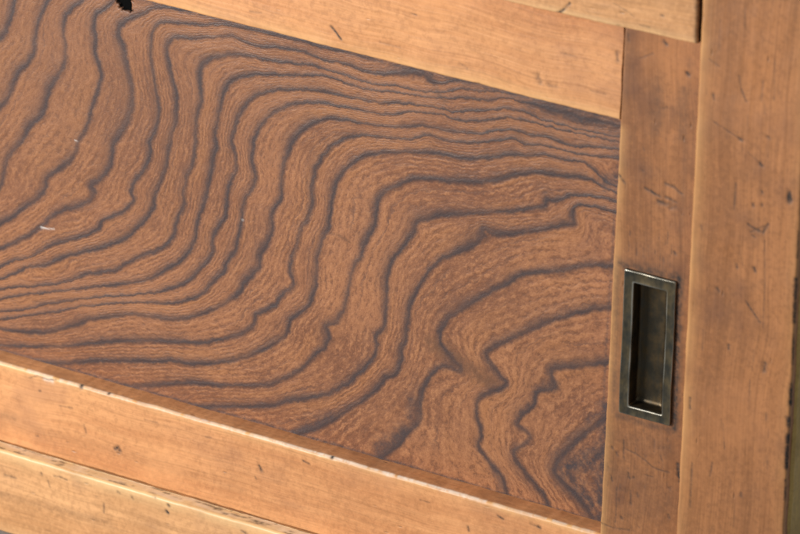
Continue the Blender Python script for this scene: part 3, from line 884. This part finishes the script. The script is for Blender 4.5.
post = board('post', cab, [on_z(POST_LEFT, Y_CARC, pt), on_z(POST_RIGHT, Y_CARC, pt), on_z(POST_RIGHT, Y_CARC, pb), on_z(POST_LEFT, Y_CARC, pb)],
             Y_CARC, -0.0012, (0.0019, 0.0012, 0.001, 0.001), M_POST, dirt_shade=post_dirt,
             soft=[([(728, 60), (727, 140)], 14, 0.07), ([(752, 215), (758, 235)], 12, 0.12), ([(720, 300), (718, 420)], 18, 0.06)],
             wear_glint=(0.8, 0.3, 0, 0), wear_glint_w=4.2e-3, seed=61)  # left rounding lightened: the light it catches is painted over rubbing
sill_r = on_z(POST_LEFT, Y_CARC, Z_SILL)[0] - 0.0006
sill_dirt = [([(41, 473), (42, 475)], 1.8, 0.5), ([(54, 476), (60, 477), (67, 480)], 1.5, 0.45), ([(104, 504), (104, 513)], 1.6, 0.4),
             ([(118, 492), (120, 493)], 2.0, 0.5), ([(132, 497), (133, 499)], 2.0, 0.5), ([(153, 495), (155, 498)], 2.4, 0.55),
             ([(168, 505), (169, 506)], 2.4, 0.7), ([(166, 511), (168, 513)], 2.4, 0.7), ([(48, 481), (50, 487)], 1.8, 0.35),
             ([(5, 475), (16, 478)], 1.8, 0.4), ([(243, 532), (246, 534)], 2.2, 0.7), ([(95, 496), (98, 497)], 1.5, 0.35)]
sill = board('sill', cab, [(X_L, Z_SILL), (sill_r, Z_SILL), (sill_r, Z_SILL - SILL_H), (X_L, Z_SILL - SILL_H)],
             Y_CARC, -0.0012, (0.0003, 0.0003, 0.0016, 0.001), M_SILL, dirt_shade=sill_dirt,
             soft=[([(0, 494), (60, 510), (110, 524)], 7, 0.20)], wear_glint=(0, 0, 0.75, 0.2), wear_glint_w=4.0e-3, seed=71,
             skirt=lambda x, y, z: {'chip_glint': np.where(z > Z_SILL - 0.004, 0.25 + 0.25 * vnoise(x, y * 3, 0.008, 90), 0),
                                    'wear_glint': np.where(z > Z_SILL - 0.004, 0.95, 0),
                                    'dirt_shade': np.where(z > Z_SILL - 0.004, np.clip(1.5 * vnoise(x, y * 6, 0.006, 91) - 0.35 + 0.5 * vnoise(x, y * 8, 0.0016, 92), 0, 0.8), 0)})
SIDE_BACK = 0.26
# ------------------------------------------------------------------ bed, back and side of the carcass
def box(name, parent, x0, x1, y0, y1, z0, z1, mat, bev=0.0008):
    import bmesh
    bm = bmesh.new()
    bmesh.ops.create_cube(bm, size=1.0)
    for v in bm.verts:
        v.co = Vector(((x0 + x1) / 2 + v.co.x * (x1 - x0), (y0 + y1) / 2 + v.co.y * (y1 - y0), (z0 + z1) / 2 + v.co.z * (z1 - z0)))
    bmesh.ops.bevel(bm, geom=list(bm.edges), offset=bev, segments=2, affect='EDGES')
    bm.verts.index_update()
    vs = [tuple(v.co) for v in bm.verts]
    fs = [[v.index for v in f.verts] for f in bm.faces]
    bm.free()
    return link(name, vs, fs, mat, parent, None, smooth=False)


X_POST_R = on_z(POST_RIGHT, Y_CARC, Z_C)[0]
x_pb = on_z(POST_RIGHT, Y_CARC, pb)[0]
x_pt = on_z(POST_RIGHT, Y_CARC, pt)[0]
# track board on which the door runs (its front strip shows between sill edge and bottom rail)
box('track', cab, X_L, sill_r, -0.0010, SIDE_BACK, Z_SILL - SILL_H + 0.004, Z_SILL - 0.0004, M_SILL)
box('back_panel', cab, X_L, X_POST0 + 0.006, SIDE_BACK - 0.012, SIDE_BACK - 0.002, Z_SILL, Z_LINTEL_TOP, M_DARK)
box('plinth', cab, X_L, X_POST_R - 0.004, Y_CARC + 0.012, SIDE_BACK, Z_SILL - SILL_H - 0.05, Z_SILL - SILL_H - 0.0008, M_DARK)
# side of the carcass, running back from the post
z0s, z1s = pb - 0.05, pt
n = 70
zs = np.linspace(z0s, z1s, n)
xr = x_pb + (zs - pb) / (pt - pb) * (x_pt - x_pb)
V, Fc = [], []
for k in range(n):
    j = 0.0003 * float(vnoise(zs[k], 0, 0.01, 4))
    o_ = xr[k] + 0.0012 + j
    V += [(xr[k] - 0.010, Y_CARC + 0.0035, zs[k]), (o_ - 0.0012, Y_CARC + 0.0035, zs[k]), (o_, Y_CARC + 0.0048, zs[k]),
          (o_, SIDE_BACK, zs[k]), (xr[k] - 0.010, SIDE_BACK, zs[k])]
for k in range(n - 1):
    for a in range(5):
        b = (a + 1) % 5
        Fc.append([k * 5 + a, k * 5 + b, (k + 1) * 5 + b, (k + 1) * 5 + a])
Fc += [[4, 3, 2, 1, 0], [(n - 1) * 5 + a for a in range(5)]]
link('side_board', V, Fc, M_SIDE, cab, None, smooth=False)

# the other end of the door and frame, just out of the picture on the left
X_S0 = X_L - 0.044
board('stile', door, [(X_S0, Z_TOP), (X_L - GAP, Z_TOP), (X_L - GAP, Z_SILL), (X_S0, Z_SILL)], 0.0, Y_BACK,
      (0.0005, 0.0010, 0.0005, 0.0005), M_STILE, wear_glint=(0.3, 0.6, 0, 0), wear_glint_w=3.2e-3, seed=81, step=0.002)
board('post', cab, [(X_S0 - 0.05, pt), (X_L - 0.0004, pt), (X_L - 0.0004, pb), (X_S0 - 0.05, pb)], Y_CARC, -0.0012,
      (0.0012, 0.0019, 0.001, 0.001), M_POST, wear_glint=(0.3, 0.7, 0, 0), wear_glint_w=4e-3, seed=85, step=0.002)
